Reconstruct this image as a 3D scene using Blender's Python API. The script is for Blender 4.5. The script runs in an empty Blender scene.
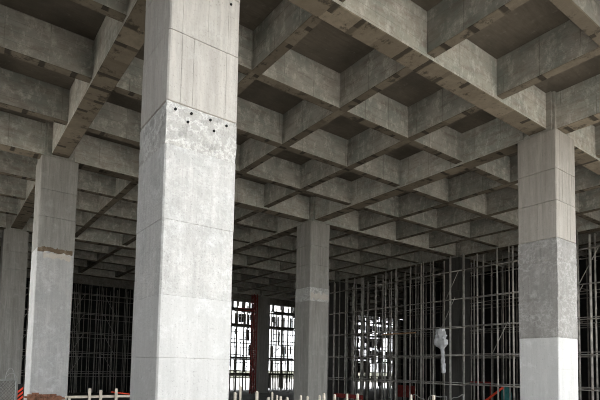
import bpy, bmesh, math, random
from mathutils import Vector, Matrix, noise

rnd = random.Random(7)
scene = bpy.context.scene
col = scene.collection

# ---------------------------------------------------------------- camera
S = 3.2                                   # metres per coffer
FZ = -1.1                                 # level of the hall floor
CAM = Vector((-3.432, -8.185, 1.6))
YAW, PITCH, ROLL = -0.63545, 0.06383, 0.01913
FPX, PPY = 491.807, 337.512               # focal length and principal row in pixels (600x400)
def cam_axes():
    r = Vector((math.cos(YAW), math.sin(YAW), 0)); f = Vector((-math.sin(YAW), math.cos(YAW), 0)); u = Vector((0, 0, 1))
    f2 = f*math.cos(PITCH) + u*math.sin(PITCH); u2 = u*math.cos(PITCH) - f*math.sin(PITCH)
    return r*math.cos(ROLL) + u2*math.sin(ROLL), u2*math.cos(ROLL) - r*math.sin(ROLL), f2
CR, CU, CF = cam_axes()
cd = bpy.data.cameras.new('camera'); cam = bpy.data.objects.new('camera', cd); col.objects.link(cam)
M = Matrix.Identity(4)
for i in range(3):
    M[i][0], M[i][1], M[i][2], M[i][3] = CR[i], CU[i], -CF[i], CAM[i]
cam.matrix_world = M
cd.sensor_width = 36; cd.lens = 36*FPX/600; cd.shift_y = (PPY-200)/600; cd.clip_end = 2000
scene.camera = cam

def ray(x, y): return CF + CR*((x-300)/FPX) - CU*((y-PPY)/FPX)
def hit(x, y, ax, val):                   # pixel -> point on the plane  axis = val
    d = ray(x, y); return CAM + d*((val-CAM[ax])/d[ax])
def proj(p):
    d = Vector(p)-CAM; z = d.dot(CF)
    return (300+FPX*d.dot(CR)/z, PPY-FPX*d.dot(CU)/z, z)

# ---------------------------------------------------------------- light: a bright overcast sky
w = bpy.data.worlds.new('sky'); scene.world = w; w.use_nodes = True
nt = w.node_tree; nt.nodes.clear()
bg = nt.nodes.new('ShaderNodeBackground'); out = nt.nodes.new('ShaderNodeOutputWorld')
bg.inputs['Color'].default_value = (0.93, 0.97, 1.0, 1); bg.inputs['Strength'].default_value = 1.0
nt.links.new(bg.outputs[0], out.inputs[0])
vs = scene.view_settings
vs.view_transform = 'Standard'; vs.look = 'None'; vs.gamma = 1; vs.use_curve_mapping = False
vs.exposure = 2.0
sd = bpy.data.lights.new('sun', 'SUN'); sd.energy = 2.2; sd.angle = .05; sd.color = (1, .95, .88)
sun = bpy.data.objects.new('sun', sd); col.objects.link(sun)
sun.rotation_euler = Vector((.18, .33, -.93)).to_track_quat('-Z', 'Y').to_euler()
scene.cycles.filter_width = 1.0
scene.cycles.max_bounces = 10; scene.cycles.diffuse_bounces = 6

# ---------------------------------------------------------------- materials
class N:
    def __init__(s, name):
        s.m = bpy.data.materials.new(name); s.m.use_nodes = True; s.t = s.m.node_tree
        s.b = s.t.nodes['Principled BSDF']; s.b.inputs['Roughness'].default_value = 0.85
        s.b.inputs['Specular IOR Level'].default_value = 0.25
        s.geo = s.t.nodes.new('ShaderNodeNewGeometry')
    def n(s, typ, ins=None, **kw):
        x = s.t.nodes.new(typ)
        for k, v in kw.items(): setattr(x, k, v)
        for k, v in (ins or {}).items(): s.put(x.inputs[k], v)
        return x
    def put(s, sock, v):
        if hasattr(v, 'links') or isinstance(v, bpy.types.NodeSocket): s.t.links.new(v, sock)
        else: sock.default_value = v
    def pos(s, scale=(1, 1, 1)):
        return s.n('ShaderNodeVectorMath', {0: s.geo.outputs['Position'], 1: scale}, operation='MULTIPLY').outputs[0]
    def noise(s, scale, vec=None, detail=4, rough=.55):
        return s.n('ShaderNodeTexNoise', {'Vector': vec or s.geo.outputs['Position'], 'Scale': scale, 'Detail': detail, 'Roughness': rough}).outputs[0]
    def ramp(s, fac, lo, hi, a=0.0, b=1.0):
        return s.n('ShaderNodeMapRange', {0: fac, 1: lo, 2: hi, 3: a, 4: b}).outputs[0]
    def math(s, op, a, b=0.0):
        return s.n('ShaderNodeMath', {0: a, 1: b}, operation=op).outputs[0]
    def mix(s, fac, a, b, mode='MIX'):
        x = s.n('ShaderNodeMix', data_type='RGBA', blend_type=mode)
        s.put(x.inputs[0], fac); s.put(x.inputs[6], a); s.put(x.inputs[7], b); return x.outputs[2]
    def bump(s, h, strength=.4, dist=.02):
        x = s.n('ShaderNodeBump', {'Height': h, 'Strength': strength, 'Distance': dist}); s.t.links.new(x.outputs[0], s.b.inputs['Normal'])
    def col(s, c): s.put(s.b.inputs['Base Color'], c); return s.m

def rgb(r, g, b): return (r, g, b, 1)

def plain(name, c, rough=.7, var=.35, scale=6.0, metal=0.0):
    k = N(name); k.b.inputs['Roughness'].default_value = rough; k.b.inputs['Metallic'].default_value = metal
    f = k.ramp(k.noise(scale), .3, .7)
    return k.col(k.mix(f, rgb(*[v*(1-var) for v in c]), rgb(*[min(1, v*(1+var*.6)) for v in c])))

def concrete_column(name, base, blot=.5, streak=.5, white=.3, bump=.5, vein=0.0):
    k = N(name)
    c1 = rgb(*base); c0 = rgb(*[v*.62 for v in base]); cw = rgb(*[min(.72, v*1.45+.05) for v in base])
    st = k.ramp(k.noise(2.2, k.pos((2.4, 2.4, .22)), 5, .6), .35, .68)
    c = k.mix(k.math('MULTIPLY', st, streak), c1, c0)
    sp = k.n('ShaderNodeSeparateXYZ', {0: k.geo.outputs['Position']}).outputs
    bd = k.n('ShaderNodeTexWhiteNoise', {0: k.n('ShaderNodeCombineXYZ', {0: k.math('FLOOR', k.math('MULTIPLY', sp[0], 5.1)), 1: k.math('FLOOR', k.math('MULTIPLY', sp[1], 5.1)), 2: k.math('FLOOR', k.math('MULTIPLY', sp[2], .85))}).outputs[0]}, noise_dimensions='3D').outputs[0]
    c = k.mix(k.math('MULTIPLY', bd, streak*.5), c, rgb(*[v*.68 for v in base]))
    fine = k.ramp(k.noise(3.2, k.pos((5, 5, .35)), 6, .7), .44, .66)
    c = k.mix(k.math('MULTIPLY', fine, streak*.6), c, rgb(*[v*.5 for v in base]))
    bl = k.ramp(k.noise(1.3, None, 7, .65), .45, .7)
    c = k.mix(k.math('MULTIPLY', bl, blot), c, rgb(base[0]*.7, base[1]*.72, base[2]*.72))
    wh = k.ramp(k.noise(2.6, None, 8, .7), .54, .68)
    c = k.mix(k.math('MULTIPLY', wh, white), c, cw)
    wh2 = k.ramp(k.noise(5.5, k.pos((1, 1, .6)), 9, .8), .56, .66)
    c = k.mix(k.math('MULTIPLY', wh2, white*.7), c, cw)
    if vein:
        ed = k.math('ABSOLUTE', k.math('SUBTRACT', k.noise(3.4, k.pos((1, 1, 1.2)), 6, .65), .5))
        vn = k.math('MULTIPLY', k.ramp(ed, .0, .045, 1, 0), k.ramp(k.noise(1.1), .38, .55))
        c = k.mix(k.math('MULTIPLY', vn, vein), c, rgb(.66, .655, .64))
        gp = k.ramp(k.noise(3.1, k.pos((1, 1, .8)), 5, .6), .56, .62)
        c = k.mix(k.math('MULTIPLY', gp, vein*.7), c, rgb(*[v*.5 for v in base]))
    pore = k.ramp(k.noise(26, None, 3, .6), .3, .4, .55, 1)
    c = k.mix(.55, c, k.mix(1.0, c, k.n('ShaderNodeCombineColor', {0: pore, 1: pore, 2: pore}).outputs[0], 'MULTIPLY'))
    k.bump(k.math('ADD', k.noise(9, None, 8, .7), k.math('MULTIPLY', k.noise(30, None, 4), .5)), bump, .03)
    return k.col(c)

def concrete_beam(name, base, axis, sf=1.0):
    """cast beams: board lines along the side, damp green-grey bloom, dark brown formwork stains across the soffit"""
    k = N(name)
    sep = k.n('ShaderNodeSeparateXYZ', {0: k.geo.outputs['Position']}).outputs
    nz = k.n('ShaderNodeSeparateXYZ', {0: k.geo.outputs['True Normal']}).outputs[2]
    along, cross = (sep[0], sep[1]) if axis == 0 else (sep[1], sep[0])
    c1 = rgb(*base)
    grey = rgb(base[0]*.68, base[1]*.75, base[2]*.76)
    c = k.mix(k.ramp(k.noise(.9, None, 6, .65), .38, .62), c1, grey)
    sc = (.9, .9, 3.2)
    c = k.mix(k.math('MULTIPLY', k.ramp(k.noise(1.6, k.pos(sc), 6, .7), .47, .66), .5), c, rgb(base[0]*.5, base[1]*.38, base[2]*.36))
    c = k.mix(k.math('MULTIPLY', k.ramp(k.noise(3.6, k.pos((1, 1, .7)), 9, .8), .5, .66), .7), c, rgb(*[min(.7, v*1.75) for v in base]))
    # board joints on the sides
    fz = k.math('FRACT', k.math('MULTIPLY', k.math('ADD', sep[2], k.math('MULTIPLY', k.noise(.7), .02)), 1/.285))
    line = k.math('MULTIPLY', k.ramp(fz, .0, .05, 1, 0), k.ramp(k.noise(2.3), .4, .52))
    fa = k.math('FRACT', k.math('ADD', k.math('MULTIPLY', along, 1/1.07), k.math('MULTIPLY', cross, .37)))
    vline = k.math('MULTIPLY', k.ramp(fa, .0, .03, 1, 0), k.ramp(k.noise(1.1), .42, .55))
    lines = k.math('MAXIMUM', line, vline)
    c = k.mix(k.math('MULTIPLY', lines, .75), c, rgb(base[0]*.3, base[1]*.29, base[2]*.26))
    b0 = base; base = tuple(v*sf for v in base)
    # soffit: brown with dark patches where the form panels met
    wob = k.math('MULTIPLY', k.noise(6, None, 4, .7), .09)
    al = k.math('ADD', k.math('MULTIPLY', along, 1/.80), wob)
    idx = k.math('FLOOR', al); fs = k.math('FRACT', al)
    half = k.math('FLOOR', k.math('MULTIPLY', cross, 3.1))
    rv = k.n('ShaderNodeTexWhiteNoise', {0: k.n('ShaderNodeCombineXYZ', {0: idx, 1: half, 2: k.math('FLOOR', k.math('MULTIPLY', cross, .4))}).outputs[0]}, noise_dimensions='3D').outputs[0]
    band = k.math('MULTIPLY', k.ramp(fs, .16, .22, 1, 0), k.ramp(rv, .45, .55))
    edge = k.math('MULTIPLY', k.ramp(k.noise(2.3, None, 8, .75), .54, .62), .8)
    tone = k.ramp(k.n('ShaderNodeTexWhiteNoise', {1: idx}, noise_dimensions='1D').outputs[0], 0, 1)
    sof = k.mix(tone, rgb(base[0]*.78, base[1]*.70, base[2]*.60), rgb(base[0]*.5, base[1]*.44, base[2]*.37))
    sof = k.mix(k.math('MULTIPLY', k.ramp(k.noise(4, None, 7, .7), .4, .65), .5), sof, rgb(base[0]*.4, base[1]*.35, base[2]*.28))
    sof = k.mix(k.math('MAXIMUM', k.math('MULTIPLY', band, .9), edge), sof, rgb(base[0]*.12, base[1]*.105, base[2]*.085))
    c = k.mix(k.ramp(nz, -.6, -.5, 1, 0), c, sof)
    k.bump(k.math('SUBTRACT', k.math('ADD', k.noise(7, None, 8, .7), k.math('MULTIPLY', k.noise(26, None, 3), .5)), k.math('MULTIPLY', lines, .8)), .45, .03)
    return k.col(c)

BEAM = (.31, .298, .266)
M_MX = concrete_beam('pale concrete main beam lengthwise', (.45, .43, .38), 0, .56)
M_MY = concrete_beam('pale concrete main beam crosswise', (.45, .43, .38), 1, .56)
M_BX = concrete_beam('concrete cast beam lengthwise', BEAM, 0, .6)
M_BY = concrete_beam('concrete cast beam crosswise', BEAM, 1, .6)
def slab_material():
    k = N('concrete coffer slab')
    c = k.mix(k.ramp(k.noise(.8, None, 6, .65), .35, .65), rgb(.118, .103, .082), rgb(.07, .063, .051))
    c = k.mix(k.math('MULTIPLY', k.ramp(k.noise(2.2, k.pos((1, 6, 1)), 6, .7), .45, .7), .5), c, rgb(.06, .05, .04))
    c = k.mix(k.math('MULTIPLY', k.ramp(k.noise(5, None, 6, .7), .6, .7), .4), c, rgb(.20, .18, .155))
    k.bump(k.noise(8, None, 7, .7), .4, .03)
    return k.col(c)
M_SLAB = slab_material()
M_UP = concrete_column('board marked column concrete', (.50, .475, .44), .45, .6, .2, .45)
M_ROUGH = concrete_column('rough joint concrete', (.45, .44, .42), .9, .3, .6, 1.0, .7)
M_MID = concrete_column('mottled column concrete', (.52, .51, .495), .9, .55, .45, .6, .25)
M_LOW = concrete_column('smooth column concrete', (.505, .50, .49), .35, .25, .35, .3)
M_DARKR = concrete_column('dark hacked column concrete', (.30, .29, .275), .9, .6, .5, 1.0, .25)
M_UPD = concrete_column('brownish board marked column concrete', (.37, .345, .31), .6, .7, .15, .45)
M_OLD = concrete_column('weathered grey column concrete', (.37, .355, .325), .7, .9, .2, .6)
M_DIM = concrete_column('shade darkened column concrete', (.11, .106, .098), .5, .6, .1, .5)  # base darkened to stand in for the shade behind the scaffold
M_SPALL = concrete_column('broken brown concrete', (.16, .115, .075), .8, .1, .9, 1.0)
def ground_material(name, a, b, sc):
    k = N(name)
    c = k.mix(k.ramp(k.noise(sc, None, 8, .65), .35, .65), rgb(*a), rgb(*b))
    c = k.mix(k.math('MULTIPLY', k.ramp(k.noise(sc*6, None, 5, .7), .5, .7), .4), c, rgb(*[v*.6 for v in b]))
    k.bump(k.noise(sc*8, None, 8, .7), .5, .05)
    return k.col(c)
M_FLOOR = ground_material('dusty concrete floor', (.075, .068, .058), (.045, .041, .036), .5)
M_GROUND = ground_material('grey gravel ground', (.40, .395, .385), (.33, .325, .315), .25)
M_FAR = ground_material('dark scrub land', (.09, .09, .06), (.06, .06, .04), .1)
M_EARTH = ground_material('bare sandy earth', (.49, .455, .41), (.41, .38, .345), .2)
M_STEEL = plain('weathered scaffold steel', (.46, .44, .40), .6, .45, 3)
M_STEELD = plain('dark rusted scaffold steel', (.17, .155, .135), .7, .45, 3)
M_COUP = plain('rusty coupler steel', (.22, .18, .13), .7, .4, 9)
M_RED = plain('dark red painted steel', (.24, .035, .03), .6, .3, 4)
M_ORANGE = plain('orange red plastic', (.75, .07, .03), .45, .2, 5)
M_WHITE = plain('white painted board', (.75, .74, .72), .6, .1, 5)
M_TIMBER = plain('pale sawn timber', (.60, .54, .45), .8, .25, 7)
M_PLANK = plain('brown timber plank', (.46, .27, .15), .8, .3, 7)
M_BRICK = plain('red brown brick', (.25, .12, .075), .95, .6, 9)
M_NETB = plain('dark weathered scaffold board', (.07, .06, .05), .9, .4, 4)
M_NET = plain('black debris netting', (.02, .021, .02), .95, .6, 2)
M_HOARD = plain('dark grey hoarding board', (.018, .018, .018), .95, .4, 1)
M_HOLE = plain('dark hole', (.01, .01, .01), .9, .1, 4)
M_PLASTIC = plain('crumpled translucent plastic sheet', (.85, .86, .87), .35, .15, 4)
M_TEAL = plain('teal tarpaulin', (.05, .26, .25), .6, .3, 4)
M_WIRE = plain('grey galvanised wire', (.42, .42, .40), .5, .2, 9)

# ---------------------------------------------------------------- helpers
def mesh_obj(name, verts, faces, mat, parent=None, smooth=False):
    me = bpy.data.meshes.new(name); me.from_pydata([tuple(v) for v in verts], [], faces); me.update()
    me.materials.append(mat)
    if smooth:
        for p in me.polygons: p.use_smooth = True
    o = bpy.data.objects.new(name, me); col.objects.link(o)
    if parent: o.parent = parent
    return o
def empty(name, loc=(0, 0, 0)):
    o = bpy.data.objects.new(name, None); col.objects.link(o); o.location = loc; o.empty_display_size = .2; return o
def tag(o, label, cat, group=None):
    o['label'] = label; o['category'] = cat
    if group: o['group'] = group
    return o
def struct(o, label=None):
    o['kind'] = 'structure'
    if label: o['label'] = label
    return o
BOXF = [(0, 3, 2, 1), (4, 5, 6, 7), (0, 1, 5, 4), (1, 2, 6, 5), (2, 3, 7, 6), (3, 0, 4, 7)]
def box_v(x0, x1, y0, y1, z0, z1):
    return [(x0, y0, z0), (x1, y0, z0), (x1, y1, z0), (x0, y1, z0), (x0, y0, z1), (x1, y0, z1), (x1, y1, z1), (x0, y1, z1)]
def rel(vs_, parent):                     # world coordinates -> the parent's frame (parents are only moved, not turned)
    l = parent.location if parent else Vector((0, 0, 0))
    return [(v[0]-l[0], v[1]-l[1], v[2]-l[2]) for v in vs_]
def box(name, x0, x1, y0, y1, z0, z1, mat, parent=None, bevel=0.0):
    if bevel:
        bm = bmesh.new(); v = [bm.verts.new(q) for q in rel(box_v(x0, x1, y0, y1, z0, z1), parent)]
        for f in BOXF: bm.faces.new([v[i] for i in f])
        bmesh.ops.bevel(bm, geom=bm.edges[:], offset=bevel, segments=1, affect='EDGES')
        me = bpy.data.meshes.new(name); bm.to_mesh(me); bm.free(); me.materials.append(mat)
        o = bpy.data.objects.new(name, me); col.objects.link(o); o.parent = parent; return o
    return mesh_obj(name, rel(box_v(x0, x1, y0, y1, z0, z1), parent), BOXF, mat, parent)
def tube_data(pts, rad, n=6, cap=True, off=0):
    """a tube through the points; returns verts, faces"""
    V, F = [], []
    pts = [Vector(p) for p in pts]
    for i, p in enumerate(pts):
        t = (pts[min(i+1, len(pts)-1)]-pts[max(i-1, 0)]).normalized()
        a = t.cross(Vector((0, 0, 1)) if abs(t.z) < .9 else Vector((1, 0, 0))).normalized(); b = t.cross(a)
        r = rad[i] if isinstance(rad, (list, tuple)) else rad
        for k in range(n):
            an = 2*math.pi*k/n; V.append(p + (a*math.cos(an)+b*math.sin(an))*r)
    for i in range(len(pts)-1):
        for k in range(n):
            F.append((off+i*n+k, off+i*n+(k+1) % n, off+(i+1)*n+(k+1) % n, off+(i+1)*n+k))
    if cap:
        F.append(tuple(off+k for k in range(n))[::-1]); F.append(tuple(off+(len(pts)-1)*n+k for k in range(n)))
    return V, F
def tube(name, pts, rad, mat, parent=None, n=6):
    V, F = tube_data(pts, rad, n); return mesh_obj(name, rel(V, parent), F, mat, parent, smooth=True)

# ---------------------------------------------------------------- ground and roof
U0, U1, V0, V1 = -2.25*S, 20.2*S, -1.5*S, 13.75*S   # extent of the roof
box('floor', U0+.3, U1, V0+.3, V1, FZ-.3, FZ, M_FLOOR); struct(bpy.data.objects['floor'], 'dusty concrete floor under the coffered ceiling')
g = mesh_obj('ground', [(-400, -400, FZ-.05), (400, -400, FZ-.05), (400, 400, FZ-.05), (-400, 400, FZ-.05)], [(0, 1, 2, 3)], M_FAR)
struct(g, 'dark scrubby land around the building site')
struct(box('yard', -40, 62, -42, V0+.3, FZ-.3, FZ-.02, M_EARTH), 'bare sandy yard in front of the building')
struct(box('yard', -40, U0+.3, V0+.3, V1, FZ-.3, FZ-.02, M_EARTH), 'bare sandy yard on the left of the building')
for x0, x1, y0, y1, lb in ((U0-13, 75, V1, V1+60, 'at the back'),):
    struct(box('apron', x0, x1, y0, y1, FZ-.3, FZ-.02, M_GROUND), 'grey gravel ground beside the building ' + lb)

ZR, ZM, ZS, ZT = 9.71, 9.60, 10.86, 11.25            # rib soffit, main beam soffit, slab soffit, roof top
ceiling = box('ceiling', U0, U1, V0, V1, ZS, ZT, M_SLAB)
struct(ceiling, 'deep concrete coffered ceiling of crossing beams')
A1 = 1.0135
def node(k): return S*(4*(k//4)+[0, A1, 2, 4-A1][k % 4])
RW, MW = .155, .30                                    # half widths of rib and main beam
def beam(name, axis, c, a0, a1, half, z0):
    ex = .0 if axis == 0 else .004
    j = .004
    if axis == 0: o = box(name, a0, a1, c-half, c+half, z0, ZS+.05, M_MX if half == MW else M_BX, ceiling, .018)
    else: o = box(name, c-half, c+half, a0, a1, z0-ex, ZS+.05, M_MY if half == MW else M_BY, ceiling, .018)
    return o
UK = list(range(-2, 21)); VK = list(range(-1, 13))
def spans(kmin, kmax):                                # stretches between main lines
    ms = [k for k in range(kmin, kmax+1) if k % 4 == 0]
    return ms
uedges = [U0]+[node(k) for k in range(0, 21, 4)]; vedges = [V0]+[node(k) for k in range(0, 13, 4)]
for k in VK:                                          # beams running along X
    main = k % 4 == 0
    for a, b in zip(uedges[:-1], uedges[1:]):
        beam('main_beam' if main else 'cross_beam', 0, node(k), a, b, MW if main else RW, ZM if main else ZR)
for k in UK:                                          # beams running along Y
    main = k % 4 == 0
    for a, b in zip(vedges[:-1], vedges[1:]):
        beam('main_beam' if main else 'cross_beam', 1, node(k), a, b, MW if main else RW, ZM if main else ZR)
for x in (U0+.2, U1-.2):
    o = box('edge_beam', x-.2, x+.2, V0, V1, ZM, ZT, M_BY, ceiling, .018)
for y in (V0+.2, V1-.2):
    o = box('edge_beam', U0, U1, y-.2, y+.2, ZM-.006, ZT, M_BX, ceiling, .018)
# slab panel in the head of each coffer that is in view
npan = 0
for i in UK[:-1]:
    for j in VK[:-1]:
        x0, x1, y0, y1 = node(i), node(i+1), node(j), node(j+1)
        q = proj(((x0+x1)/2, (y0+y1)/2, ZS))
        if q[2] < 1 or not (-80 < q[0] < 680 and -80 < q[1] < 320): continue
        hx0 = MW if i % 4 == 0 else RW; hx1 = MW if (i+1) % 4 == 0 else RW
        hy0 = MW if j % 4 == 0 else RW; hy1 = MW if (j+1) % 4 == 0 else RW
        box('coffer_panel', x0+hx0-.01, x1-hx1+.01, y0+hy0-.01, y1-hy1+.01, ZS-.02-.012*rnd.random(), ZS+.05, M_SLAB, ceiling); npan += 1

# ---------------------------------------------------------------- columns
HS = .6458
def lift_outline(h, boards, groove, depth, seed):
    """square outline with shallow board imprints, counter-clockwise"""
    r = random.Random(seed); pts = []
    ch = .025
    for sd in range(4):
        cuts = [-h+ch]
        n = boards
        ws = [r.uniform(.7, 1.3) for _ in range(n)]; t = sum(ws); acc = 0
        for wv in ws: acc += wv; cuts.append(-h+ch+(2*h-2*ch)*acc/t)
        prof = []
        for i in range(n):
            d = r.uniform(-depth, depth)
            a, b = cuts[i], cuts[i+1]
            g_ = groove if (i and r.random() < .6) else 0
            if g_: prof += [(a, d-g_), (a+.011, d-g_), (a+.013, d)]
            else: prof.append((a+.002, d))
            prof.append((b-.002, d))
        for s, d in prof:
            if sd == 0: pts.append((s, -h-d))
            elif sd == 1: pts.append((h+d, s))
            elif sd == 2: pts.append((-s, h+d))
            else: pts.append((-h-d, -s))
    return pts
def lift(parent, h, z0, z1, mat, boards=6, groove=.006, depth=.002, seed=0, name='cast_lift'):
    pts = lift_outline(h, boards, groove, depth, seed); n = len(pts)
    b, e = (.03, .010) if groove else (.005, .004)
    V = [(x*(1-b/h), y*(1-b/h), z0) for x, y in pts] + [(x, y, z0+e) for x, y in pts] + [(x, y, z1-e) for x, y in pts] + [(x*(1-b/h), y*(1-b/h), z1) for x, y in pts]
    F = [(k*n+i, k*n+(i+1) % n, (k+1)*n+(i+1) % n, (k+1)*n+i) for k in range(3) for i in range(n)]
    F.append(tuple(range(n))[::-1]); F.append(tuple(range(3*n, 4*n)))
    return mesh_obj(name, V, F, mat, parent)
def rough_lift(parent, h, z0, z1, mat, amp=.014, seed=0, name='rough_joint_band'):
    """band of hacked, uneven concrete at a construction joint"""
    nx = 20; nz = max(4, int((z1-z0)/.07)); V, F = [], []
    per = []
    for sd in range(4):
        for i in range(nx):
            s = -h+2*h*i/nx
            per.append([(s, -h, 0, -1), (h, s, 1, 0), (-s, h, 0, 1), (-h, -s, -1, 0)][sd])
    n = len(per)
    for k in range(nz+1):
        z = z0+(z1-z0)*k/nz
        for x, y, a, b in per:
            q = Vector((x*2.2+seed*3.1, y*2.2, z*3))
            d = amp*(noise.fractal(q, .7, 2.1, 4)) + amp*.4*noise.noise(q*4)
            if k in (0, nz): d = -.02
            V.append((x+a*d, y+b*d, z + (0 if k in (0, nz) else .02*noise.noise(q*2))))
    for k in range(nz):
        for i in range(n): F.append((k*n+i, k*n+(i+1) % n, (k+1)*n+(i+1) % n, (k+1)*n+i))
    F.append(tuple(range(n))[::-1]); F.append(tuple(range(nz*n, (nz+1)*n)))
    return mesh_obj(name, V, F, mat, parent)
def capital(parent, mat):
    """narrower stepped neck above the shaft that carries the crossing beams"""
    a, b = .46, .54
    for nm, h1, h2 in (('neck', a, b),):
        pts = [(-h1, -h2), (h1, -h2), (h1, -h1), (h2, -h1), (h2, h1), (h1, h1), (h1, h2), (-h1, h2), (-h1, h1), (-h2, h1), (-h2, -h1), (-h1, -h1)]
        n = len(pts); z0, z1 = 9.46-FZ, ZS+.03-FZ
        V = [(x, y, z0) for x, y in pts]+[(x, y, z1) for x, y in pts]
        F = [(i, (i+1) % n, n+(i+1) % n, n+i) for i in range(n)]+[tuple(range(n))[::-1], tuple(range(n, 2*n))]
        mesh_obj(nm, V, F, mat, parent)
JO = [z-FZ for z in (FZ, 1.74, 2.74, 3.97, 5.2, 5.93, 7.14, 8.18, 9.47)]
def column(u, v, label, mats, seed, rough=None, extra=None):
    c = empty('concrete_column', (u*S, v*S, FZ)); tag(c, label, 'column', 'concrete columns')
    for i in range(8):
        m = mats[i]
        hh = HS+(.004 if i % 2 else 0)
        if rough and i in rough: rough_lift(c, hh, JO[i], JO[i+1], m, rough[i], seed+i)
        else: lift(c, hh, JO[i], JO[i+1], m, boards=(6 if i > 4 else 4), groove=(.007 if i > 4 else .0), depth=(.003 if i > 4 else .0012), seed=seed*11+i)
    capital(c, M_BY)
    return c
L, Mi, U_, R_, D_, O_ = M_LOW, M_MID, M_UP, M_ROUGH, M_DARKR, M_OLD
cC = column(0, 0, 'nearest and largest concrete column, pale below with tie holes in a rough band', [L, L, Mi, Mi, R_, U_, U_, U_], 1, {4: .024})
cD = column(4, 0, 'concrete column on the right with a dark hacked middle and smooth pale foot', [L, L, D_, D_, D_, M_UPD, M_UPD, M_UPD], 2, {2: .008, 3: .01, 4: .018})
cF = column(0, 4, 'concrete column on the left with a brown broken band and bricks at its foot', [Mi, Mi, Mi, Mi, Mi, O_, O_, O_], 3)
cE = column(4, 4, 'streaked grey concrete column in the middle standing between the scaffold and the bright opening', [O_, O_, O_, O_, R_, O_, O_, O_], 4, {4: .014})
cG = column(0, 8, 'dim concrete column at the left edge behind the wire mesh panel', [O_]*8, 5)
cH = column(8, 12, 'distant dark concrete column in the bright opening beside the red mast', [O_]*8, 6)
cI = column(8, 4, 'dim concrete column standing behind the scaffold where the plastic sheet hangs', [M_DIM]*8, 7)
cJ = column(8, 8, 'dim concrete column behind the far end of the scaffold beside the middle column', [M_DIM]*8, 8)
others = [(4, 8, 'dim concrete column hidden straight behind the nearest column'), (4, 12, 'far dim concrete column before the black netting behind the nearest column'),
          (0, 12, 'farthest dim concrete column on the left, in line behind the wire mesh panel'), (8, 0, 'dim concrete column behind the scaffold at the far right edge'),
          (12, 8, 'far dark concrete column deep behind the right scaffold and hoarding'), (12, 12, 'far dark concrete column beside the bright gap seen through the scaffold'),
          (12, 4, 'far dark concrete column hidden behind the hoarding and the right column')]
for a, b, lb in others:
    c = empty('concrete_column', (a*S, b*S, FZ)); tag(c, lb, 'column', 'concrete columns')
    for ch in cG.children:
        o = ch.copy(); col.objects.link(o); o.parent = c

def disc(name, p, ax, rad, mat, parent, t=.012, n=8):   # small plug on the -Y (ax 1) or -X (ax 0) face
    V = []
    for d in (-t, t):
        for k in range(n):
            a = 2*math.pi*k/n; q = [p[0], p[1], p[2]]
            q[ax] += d; q[1-ax] += rad*math.cos(a); q[2] += rad*math.sin(a); V.append(q)
    F = [tuple(range(n)), tuple(range(n, 2*n))]+[(k, (k+1) % n, n+(k+1) % n, n+k) for k in range(n)]
    return mesh_obj(name, rel(V, parent), F, mat, parent)
for x, y in ((175.5, 109), (191.5, 113.5), (210.5, 120), (226.5, 126), (188, 122), (214, 131), (231, 4.5)):
    disc('tie_hole', hit(x, y, 1, -HS-.006), 1, .022, M_HOLE, cC)
# broken band of column F
def spall(parent, x0, x1, z0, z1, yf, mat, seed, name):
    n, mrows = 22, 7; V, F = [], []
    for k in range(mrows+1):
        for i in range(n+1):
            x = x0+(x1-x0)*i/n; t = k/mrows
            e = .11*noise.fractal(Vector((x*6, seed, t*2)), .6, 2.2, 3)
            z = z0+(z1-z0)*t+e*(1 if k in (0, mrows) else .4)
            d = .0 if k in (0, mrows) or i in (0, n) else .012+.012*noise.noise(Vector((x*9, seed+4, z*9)))
            V.append((x, yf+.004-d, z))
    for k in range(mrows):
        for i in range(n): a = k*(n+1)+i; F.append((a, a+1, a+n+2, a+n+1))
    return mesh_obj(name, rel(V, parent), F, mat, parent)
yF = 4*S-HS-.004
spall(cF, -HS+.02, HS-.06, 5.80, 5.98, yF, M_SPALL, 2, 'broken_patch')
spall(cF, -HS+.22, HS-.12, 5.58, 5.80, yF, concrete_column('pale broken concrete', (.58, .53, .46), .3, .1, .5, 1.0), 5, 'pale_patch')
spall(cE, 4*S-HS+.05, 4*S+HS-.03, 5.32, 5.62, 4*S-HS-.02, concrete_column('pale patched concrete', (.50, .46, .41), .3, .1, .5, 1.0), 8, 'pale_patch')

# ---------------------------------------------------------------- scaffolds
LV = [.78, 2.66, 4.54, 6.42, 8.32]
def scaffold_row(parent, axis, c, stands, a0, a1, levels, top, mat, rs=.028, rl=.024, couplers=False, split=6.3, jit=.25):
    """a row of standards with ledgers tied across them; axis = direction the row runs in"""
    P = lambda a, z, d=0: ((a, c+d, z) if axis == 0 else (c+d, a, z))
    for a in stands:
        z1 = top+rnd.uniform(-jit, jit)
        tube('standard', [P(a, FZ), P(a+rnd.uniform(-.03, .03), z1)], rs*rnd.uniform(.9, 1.15), mat, parent)
    for z in levels:
        a = a0
        while a < a1-.5:
            b = min(a+split, a1)
            tube('ledger', [P(a, z+rnd.uniform(-.03, .03), -.06), P(b+.1, z+rnd.uniform(-.03, .03), -.06)], rl, mat, parent)
            a = b
        if couplers:
            for a in stands:
                if a0 < a < a1:
                    x, y, zz = P(a, z, -.03); box('coupler', x-.05, x+.05, y-.045, y+.045, zz-.045, zz+.045, M_COUP, parent)
XA = 7.6*S
sc = empty('tube_scaffold', (XA, 12, FZ)); tag(sc, 'tall grey tube scaffold running behind the right and middle columns', 'scaffold')
front = [28.6, 27.2, 25.8, 24.48, 22.98, 21.93, 20.92, 19.45, 18.38, 17.3, 15.89, 14.88, 13.79, 12.42, 11.33, 10.3, 8.91, 7.87, 6.7, 5.6, 4.6, 3.52, 2.4, 1.2, 0, -1.2]
scaffold_row(sc, 1, XA, front, -1.4, 28.8, LV, 9.25, M_STEEL, .055, .032, couplers=True)
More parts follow.
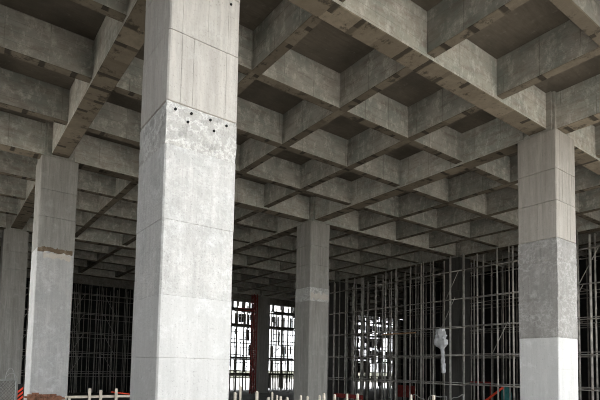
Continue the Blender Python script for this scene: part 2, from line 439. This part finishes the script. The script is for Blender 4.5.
second = [28, 26.4, 25.0, 23.6, 22.3, 21.3, 20.17, 18.9, 17.8, 16.76, 15.4, 14.3, 13.3, 11.87, 10.88, 9.6, 8.44, 7.2, 6.1, 5.0, 3.9, 2.8, 1.6, .4, -.9]
scaffold_row(sc, 1, XA+.42, [28.3-.83*i+rnd.uniform(-.2, .2) for i in range(36)], -1.4, 28.8, [z+.12 for z in LV], 9.3, M_STEEL, .048, .026, jit=.4)
scaffold_row(sc, 1, XA+2.2, [28.6-.78*i+rnd.uniform(-.15, .15) for i in range(39)], -1.4, 28.8, LV, 9.3, M_STEEL, .045, .028)
scaffold_row(sc, 1, XA+3.5, [28.4-.9*i+rnd.uniform(-.2, .2) for i in range(34)], -1.4, 28.8, LV[:4], 9.2, M_STEELD, .05, .035)
scaffold_row(sc, 1, XA+5.2, [28.4-1.5*i+rnd.uniform(-.2, .2) for i in range(20)], -1.4, 28.8, LV[:4], 9.2, M_STEELD, .05, .035)
for a in [q for q in front[::2] if min(abs(q-c) for c in (0, 12.8, 25.6)) > .8]:   # transoms back to the deeper rows
    for z in LV: tube('transom', [(XA-.2, a+.06, z+.06), (XA+3.6, a+.06, z+.06)], .026, M_STEELD, sc)
for i, (a, z) in enumerate(((12.9, 6.4), (13.2, 4.6), (4.2, 6.4), (5.0, 4.5), (22.5, .8), (9.4, 2.7))):
    tube('brace', [(XA+.1, a, z), (XA+.1, a-1.1, z+2.0)], .022, M_STEEL, sc)

YB = 13.0*S
sl = empty('tube_scaffold', (5, YB, FZ)); tag(sl, 'dim tube scaffold before black netting between the left and nearest columns', 'scaffold')
lst = [-3+1.12*i+rnd.uniform(-.12, .12) for i in range(20)]
scaffold_row(sl, 0, YB, lst, -3.2, 18.6, LV, 9.3, M_STEEL, .03, .026)
scaffold_row(sl, 0, YB+.9, [-3+.62*i+rnd.uniform(-.2, .2) for i in range(35)], -3.2, 18.6, [z+.2 for z in LV], 9.3, M_STEEL, .028, .024)
scaffold_row(sl, 0, YB+1.6, [-3+.5*i+rnd.uniform(-.2, .2) for i in range(43)], -3.2, 18.6, [z-.3 for z in LV], 9.3, M_STEEL, .03, .026)
for x in (6.6, 10.6, 2, 14):
    for z in LV[:4]:
        s = 1 if (x < 8) else -1
        tube('brace', [(x, YB-.05, z), (x+1.05*s, YB-.05, z+1.85)], .02, M_STEEL, sl)

sm = empty('tube_scaffold', (30, YB, FZ)); tag(sm, 'dark tube scaffold standing against the bright opening behind the middle column', 'scaffold')
mst = [20+1.05*i+rnd.uniform(-.2, .2) for i in range(33)]
scaffold_row(sm, 0, YB, mst, 19.6, 54.5, [z-.1 for z in LV], 9.3, M_STEELD, .06, .06)
scaffold_row(sm, 0, YB+2.4, [20+.62*i+rnd.uniform(-.2, .2) for i in range(55)], 19.6, 54.5, [z+.5 for z in LV], 9.3, M_STEELD, .055, .06)
scaffold_row(sm, 0, YB+3.4, [20+.7*i+rnd.uniform(-.25, .25) for i in range(49)], 19.6, 54.5, [z-.4 for z in LV], 9.3, M_STEELD, .05, .05)
scaffold_row(sm, 0, YB+1.2, [20+.85*i+rnd.uniform(-.25, .25) for i in range(40)], 19.6, 54.5, LV, 9.3, M_STEELD, .035, .04)
for z in LV:                                             # platforms
    for a in (20, 23.2, 26.3, 29.4, 33, 37, 42, 47):
        if rnd.random() < .8:
            box('deck_board', a, a+3.0, YB+.1, YB+1.0, z+.03, z+.10, M_NETB, sm)
            box('toe_board', a, a+3.0, YB+.06, YB+.09, z+.02, z+.24, M_NETB, sm)
for j, z in enumerate(LV+[10.1]):                        # torn netting strips hanging outside
    a = 20.0
    while a < 54:
        far = a > 41
        wd = rnd.uniform(.13, .38) if not far else rnd.uniform(.25, .65)
        keep = (.72 if far else .28) if j < 4 else (.95 if far else .6)
        if rnd.random() < keep: box('netting_strip', a, a+wd, YB+3.5, YB+3.52, z-rnd.uniform(.7, 1.88), z, M_NET, sm)
        a += wd+.03
for a in range(21, 54, 4):
    for z in LV[:4]: tube('brace', [(a, YB+.6, z), (a+1.9, YB+.6, z+1.85)], .03, M_STEELD, sm)

# hoardings that close the dark sides
def hoarding(name, axis, c, a0, a1, h, label, step=2.4):
    o = empty(name, ((a0+a1)/2 if axis == 0 else c, c if axis == 0 else (a0+a1)/2, FZ)); tag(o, label, 'hoarding')
    a = a0
    while a < a1-.1:
        b = min(a+step, a1)
        d = rnd.uniform(-.02, .02)
        if axis == 0: box('panel', a, b, c+d, c+.06+d, FZ, h, M_NET if name == 'debris_netting' else M_HOARD, o)
        else: box('panel', c+d, c+.06+d, a, b, FZ, h, M_NET if name == 'debris_netting' else M_HOARD, o)
        a = b
    return o
hoarding('debris_netting', 0, YB+2.12, U0+.1, 20.4, 9.592, 'black netting sheets hung behind the dim scaffold on the left')
hoarding('site_hoarding', 0, YB+2.0, 52.4, 66, 9.5, 'dark board hoarding behind the scaffold in the far right depth')
hoarding('site_hoarding', 0, YB+2.0, 36.6, 42.0, 9.5, 'dark board hoarding hidden behind the middle column and its scaffold')
hoarding('site_hoarding', 1, 31.0, V0+.6, 22.6, 9.5, 'dark board hoarding close behind the right scaffold')
hoarding('site_hoarding', 1, 64.9, V0, YB+1.9, 11.6, 'dark board hoarding closing the far end beyond the right scaffold')
hoarding('site_hoarding', 0, V0-.5, 24.2, 64.7, 11.6, 'dark board hoarding along the hidden right side of the hall')

hoarding('site_hoarding', 1, U0-.9, -18, 2.2*S, 9.5, 'unseen dark board hoarding added outside on the left to shade the nearest column')  # added out of view, keeps side light off the nearest column's left face
hoarding('site_hoarding', 1, U0-.5, 5.6*S, YB+1.9, 11.6, 'dark board hoarding closing the left side of the hall beyond the edge of view')

# ---------------------------------------------------------------- things on the scaffold and floor
def sheet():
    """crumpled plastic sheet: a bundled top and a long thin tail"""
    V, F = [], []; n, mrows = 14, 26
    top = hit(441, 329, 0, XA-.36); bot = hit(442.5, 373, 0, XA-.36)
    for k in range(mrows+1):
        t = k/mrows; z = top.z+(bot.z-top.z)*t
        wid = (.36 if t < .12 else .46 if t < .35 else .46-.32*min(1, (t-.35)/.1))*(.75+.5*noise.noise(Vector((t*9, 2, 1)))+.25)
        cy = top.y+(bot.y-top.y)*t - (.12 if t > .4 else 0)*min(1, (t-.4)*8 if t > .4 else 0)
        for i in range(n):
            a = 2*math.pi*i/n; q = Vector((math.cos(a)*1.5, math.sin(a)*1.5, t*9))
            r = 1+.55*noise.noise(q*1.7)
            V.append((top.x-.05+.45*wid*math.sin(a)*r, cy+wid*math.cos(a)*r, z+.06*noise.noise(q)))
    for k in range(mrows):
        for i in range(n): F.append((k*n+i, k*n+(i+1) % n, (k+1)*n+(i+1) % n, (k+1)*n+i))
    F.append(tuple(range(n))[::-1]); F.append(tuple(range(mrows*n, (mrows+1)*n)))
    o = mesh_obj('plastic_sheet', V, F, M_PLASTIC); tag(o, 'crumpled whitish plastic sheet hanging from the right scaffold', 'plastic sheet')
sheet()
p0, p1 = hit(384, 332, 0, XA-.1), hit(416, 332.5, 0, XA-.1)
o = box('timber_plank', XA-.30, XA-.10, p1.y, p0.y, LV[2]-.22, LV[2]-.16+.02, M_PLANK); tag(o, 'long brown timber plank tied along the right scaffold', 'plank')

def mast():
    c = hit(253.5, 350, 1, 37.0); h = .22
    o = empty('lattice_mast', (c.x, 37.0, FZ)); tag(o, 'dark red lattice mast standing beside the distant column in the opening', 'mast')
    for a in (-1, 1):
        for b in (-1, 1): tube('chord', [(c.x+a*h, 37+b*h, FZ), (c.x+a*h, 37+b*h, 9.5)], .06, M_RED, o)
    z = FZ+.1; i = 0
    while z < 9.0:
        s = 1 if i % 2 else -1
        for b in (-1, 1): tube('lacing', [(c.x-h*s, 37+b*h, z), (c.x+h*s, 37+b*h, z+.45)], .035, M_RED, o)
        for a in (-1, 1): tube('lacing', [(c.x+a*h, 37-h*s, z), (c.x+a*h, 37+h*s, z+.45)], .035, M_RED, o)
        z += .45; i += 1
    p = hit(238, 310, 1, 36.7)
    for dz in (0, .22): tube('arm', [(p.x, 36.75, p.z+dz), (c.x, 36.75, p.z+.1+dz)], .05, M_RED, o)
mast()

# wooden barricade between the left and nearest columns
yb = 2.35*S
bq = empty('timber_barricade', (.6, yb, FZ)); tag(bq, 'pale timber barricade rail with short posts between left and nearest columns', 'barricade')
pl, pr = hit(69, 396.5, 1, yb), hit(134, 396.5, 1, yb)
zr = .5*(pl.z+pr.z)
for z, hh in ((zr, .035), (zr-.3, .05)): box('rail', pl.x-.1, pr.x+.3, yb-.03, yb+.03, z-hh, z+hh, M_TIMBER, bq)
for x, y in ((90, 388.5), (101, 390), (116.5, 388.5)):
    q = hit(x, y, 1, yb-.07); box('post', q.x-.035, q.x+.035, yb-.10, yb-.03, FZ, q.z, M_TIMBER, bq)
for x in (pl.x, pr.x+.15): box('post', x-.03, x+.03, yb-.10, yb-.03, FZ, zr+.03, M_TIMBER, bq)
a, b = hit(111, 392, 1, yb+.1), hit(133, 394.5, 1, yb+.1)
o = tube('orange_stick', [(a.x, yb+.08, a.z), (b.x, yb+.08, b.z)], .022, M_ORANGE); tag(o, 'thin orange stick lying along the timber barricade', 'stick')

# row of timber stakes
ORD = ['leftmost', 'second', 'third', 'fourth', 'fifth', 'sixth', 'seventh', 'eighth', 'ninth', 'tenth', 'eleventh', 'twelfth', 'thirteenth', 'fourteenth', 'fifteenth', 'sixteenth', 'seventeenth', 'eighteenth']
spots = [(235.5, 392), (240.5, 386), (257, 391), (268.5, 397), (272, 392), (276.5, 395), (281, 396), (287.5, 397), (301, 395), (308, 396), (320, 395), (324.5, 393), (335, 394), (347, 393.5), (358, 393.5), (411.5, 394.5), (434, 395)]
for i, (x, y) in enumerate(spots):
    d = ray(x, y); t = 15.5+(.4*math.sin(i*2.1)); q = CAM+d*(t/d.dot(CF))
    w2 = .022+.012*rnd.random(); lean = rnd.uniform(-.02, .02)
    V = [(q.x-w2, q.y-w2, FZ), (q.x+w2, q.y-w2, FZ), (q.x+w2, q.y+w2, FZ), (q.x-w2, q.y+w2, FZ)]
    V += [(v[0]+lean, v[1], q.z-.03) for v in V]
    V += [(q.x+lean-.4*w2, q.y-.4*w2, q.z), (q.x+lean+.4*w2, q.y-.4*w2, q.z), (q.x+lean+.4*w2, q.y+.4*w2, q.z), (q.x+lean-.4*w2, q.y+.4*w2, q.z)]
    F = [(3, 2, 1, 0), (8, 9, 10, 11)]+[(k*4+j, k*4+(j+1) % 4, k*4+4+(j+1) % 4, k*4+4+j) for k in range(2) for j in range(4)]
    o = mesh_obj('timber_stake', V, F, M_TIMBER)
    tag(o, '%s pale timber stake%s in the row along the bottom' % (ORD[i], '' if i == 0 else ' from the left'), 'stake', 'timber stakes')

# bricks heaped at the foot of the left column
yb2 = 4*S-HS
cr = empty('timber_crate', (-.12, yb2-.3, FZ)); tag(cr, 'low timber crate carrying the bricks at the foot of the left column', 'crate')
CT = .12                                                 # top of the crate
for i in range(6): box('slat', -.85, .6, yb2-.52, yb2-.50, FZ+.03+i*.2, FZ+.18+i*.2, M_TIMBER, cr)
for i in range(6): box('slat', -.85, .6, yb2-.06, yb2-.04, FZ+.03+i*.2, FZ+.18+i*.2, M_TIMBER, cr)
for x in (-.85, .54):
    for y in (yb2-.50, yb2-.12): box('corner_post', x, x+.06, y, y+.06, FZ, CT-.03, M_TIMBER, cr)
box('lid', -.87, .62, yb2-.53, yb2-.03, CT-.03, CT, M_TIMBER, cr)
bm0 = None; have = set()
for layer in range(7):
    n = 5-(layer > 4)
    for i in range(n):
        for dpt in range(3):
            if layer > 4 and rnd.random() < .2*(layer-3): continue
            if layer == 6 and not ((i, dpt) in have and (i+1 if i < 3 else i, dpt) in have): continue
            if layer == 5: have.add((i, dpt))
            x = -.72+(.12 if layer % 2 else 0)+i*.245+rnd.uniform(-.008, .008); y = yb2-.115-dpt*.135
            if bm0 is None:
                o = box('brick', -.112, .112, -.053, .053, 0, .062, M_BRICK, None, .004); bm0 = o
            else:
                o = bm0.copy(); col.objects.link(o)
            o.location = (x, y, CT+layer*.063); o.rotation_euler.z = rnd.uniform(-.05, .05) if layer < 6 else rnd.uniform(-.1, .1)
            tag(o, 'red brown brick in the stack at the foot of the left column', 'brick', 'bricks at the left column')

# wire mesh panel with a hoop at the left edge
ym = 20.5
a, b = hit(-3, 380, 1, ym), hit(16, 381, 1, ym)
mp = empty('mesh_panel', ((a.x+b.x)/2, ym, FZ)); tag(mp, 'wire mesh panel with pale frame and wire hoop at the left edge', 'mesh panel')
for z in (FZ+.05, a.z): tube('frame_tube', [(a.x-.6, ym, z), (b.x, ym, z)], .03, M_WIRE, mp)
for x in (a.x-.6, b.x): tube('frame_tube', [(x, ym, FZ), (x, ym, a.z+.12)], .03, M_WIRE, mp)
W = b.x-a.x+.6
for s in (1, -1):
    for i in range(-18, 12):
        x0 = a.x-.6+i*W/10; t0 = 0; pts = []
        H = a.z-FZ-.05; dx = s*H*.8
        xs, xe = (x0, x0+dx) if s > 0 else (x0-dx*0+H*.8, x0)
        lo, hi = a.x-.6, b.x
        f0 = 0; f1 = 1
        if xe != xs:
            ta, tb = (lo-xs)/(xe-xs), (hi-xs)/(xe-xs); f0, f1 = max(0, min(ta, tb)), min(1, max(ta, tb))
        if f1-f0 > .02: tube('mesh_wire', [(xs+(xe-xs)*f0, ym+.005*s, FZ+.05+H*f0), (xs+(xe-xs)*f1, ym+.005*s, FZ+.05+H*f1)], .008, M_STEELD, mp, n=4)
hc = hit(10, 381, 1, ym-.03); top = hit(10, 368, 1, ym-.03)
tube('hoop', [(hc.x+.21*math.cos(t), ym-.03, hc.z+(top.z-hc.z)*math.sin(t)) for t in [math.pi*i/12 for i in range(13)]], .014, M_WIRE, mp)
tube('hoop', [(hc.x+.27*math.cos(t)+.06, ym-.03, hc.z+(top.z-hc.z)*.6*math.sin(t)) for t in [math.pi*i/12 for i in range(13)]], .012, M_WIRE, mp)

# striped barrier board between the two left columns
ys = 18.0
a, b = hit(18.2, 384, 1, ys), hit(23.5, 384, 1, ys)
st = empty('striped_barrier', ((a.x+b.x)/2, ys, FZ)); tag(st, 'narrow orange and black striped barrier board between the two left columns', 'barrier')
box('board', a.x, b.x, ys, ys+.03, FZ+.1, a.z, M_HOARD, st); box('foot', a.x-.1, b.x+.1, ys-.2, ys+.2, FZ, FZ+.1, M_HOARD, st)
z = FZ+.12; wv = b.x-a.x
while z < a.z-.35:
    mesh_obj('stripe', rel([(a.x, ys-.004, z), (b.x, ys-.004, z+.2), (b.x, ys-.004, z+.31), (a.x, ys-.004, z+.11), (a.x, ys, z), (b.x, ys, z+.2), (b.x, ys, z+.31), (a.x, ys, z+.11)], st), BOXF, M_ORANGE, st); z += .2

# red barriers and bits behind the scaffold
def barrier(x0p, x1p, ytop, X, label, mat=M_RED, hbar=.14, nb=2):
    a, b = hit(x0p, ytop, 0, X), hit(x1p, ytop, 0, X); y0, y1 = min(a.y, b.y), max(a.y, b.y)
    o = empty('site_barrier', (X, (y0+y1)/2, FZ)); tag(o, label, 'barrier')
    for i in range(nb):
        z = a.z-i*.45
        if z > FZ+.2: box('rail', X-.02, X+.02, y0, y1, z-hbar, z, mat, o)
    n = max(1, int((y1-y0)/1.2))
    for i in range(n+1):
        y = y0+(y1-y0)*i/n; box('post', X+.02, X+.07, y-.03, y+.03, FZ, a.z, mat, o)
barrier(466, 490, 381, XA+1.9, 'red barrier with two rails seen through the scaffold beside the right column', M_RED, .1, 1)
barrier(334, 362, 393, XA-3.0, 'dark red low barrier in front of the scaffold next to the middle column', M_RED, .3, 1)
barrier(397, 414, 385, XA+2.9, 'dark red tall barrier deep behind the scaffold below the plank', M_RED, .5, 2)
a = hit(411, 368, 0, XA+2.75); o = tube('red_pole', [(a.x, a.y, FZ), (a.x, a.y+.1, a.z)], .07, M_RED); tag(o, 'dark red upright pole behind the scaffold below the plank', 'pole')
a, b = hit(484, 402, 0, XA+.6), hit(503, 387.5, 0, XA+.6)
d = b-a; a0 = a - d*((a.z-FZ)/d.z)
o = tube('orange_pole', [a0, b], .075, M_ORANGE, n=8); tag(o, 'bright orange red pole leaning behind the scaffold beside the right column', 'pole')
a = hit(506, 386, 0, XA+2.85)
V, F = [], []
for k in range(9):
    t = k/8
    for i in range(10):
        an = 2*math.pi*i/10; r = (.24+.10*math.sin(math.pi*t))*(1+.3*noise.noise(Vector((math.cos(an)*2, math.sin(an)*2, t*4))))*(1 if k < 8 else .35)
        V.append((a.x+r*math.cos(an), a.y+r*math.sin(an), FZ+(a.z-FZ)*t))
for k in range(8):
    for i in range(10): F.append((k*10+i, k*10+(i+1) % 10, k*10+10+(i+1) % 10, k*10+10+i))
F.append(tuple(range(10))[::-1]); F.append(tuple(range(80, 90)))
o = mesh_obj('tarpaulin_bundle', V, F, M_TEAL, smooth=True); tag(o, 'teal tarpaulin bundle standing behind the scaffold beside the right column', 'tarpaulin')

# loose hoses arching near the scaffold foot
def hose(x0, x1, y0, y1, label):
    X = XA-1.0; pts = []
    a, b = hit(x0, y0, 0, X), hit(x1, y1, 0, X)
    n = 14
    for i in range(n+1):
        t = i/n; q = a.lerp(b, t); q.z += .12*math.sin(t*math.pi*2)*(1-t); pts.append(q)
    e = pts[-1].copy(); e.z = FZ+.03; e.y -= .1; s0 = pts[0].copy(); s0.z = FZ+.03; s0.y += .15
    o = tube('hose', [s0]+pts+[e], .03, M_WIRE); tag(o, label, 'hose')
hose(413, 424, 395, 399, 'pale hose arching beside the stake in front of the right scaffold')
hose(429, 446, 397, 396, 'pale hose arching below the hanging plastic sheet')
hose(450, 463, 401, 394, 'pale hose arching up beside the grey column foot behind the scaffold')
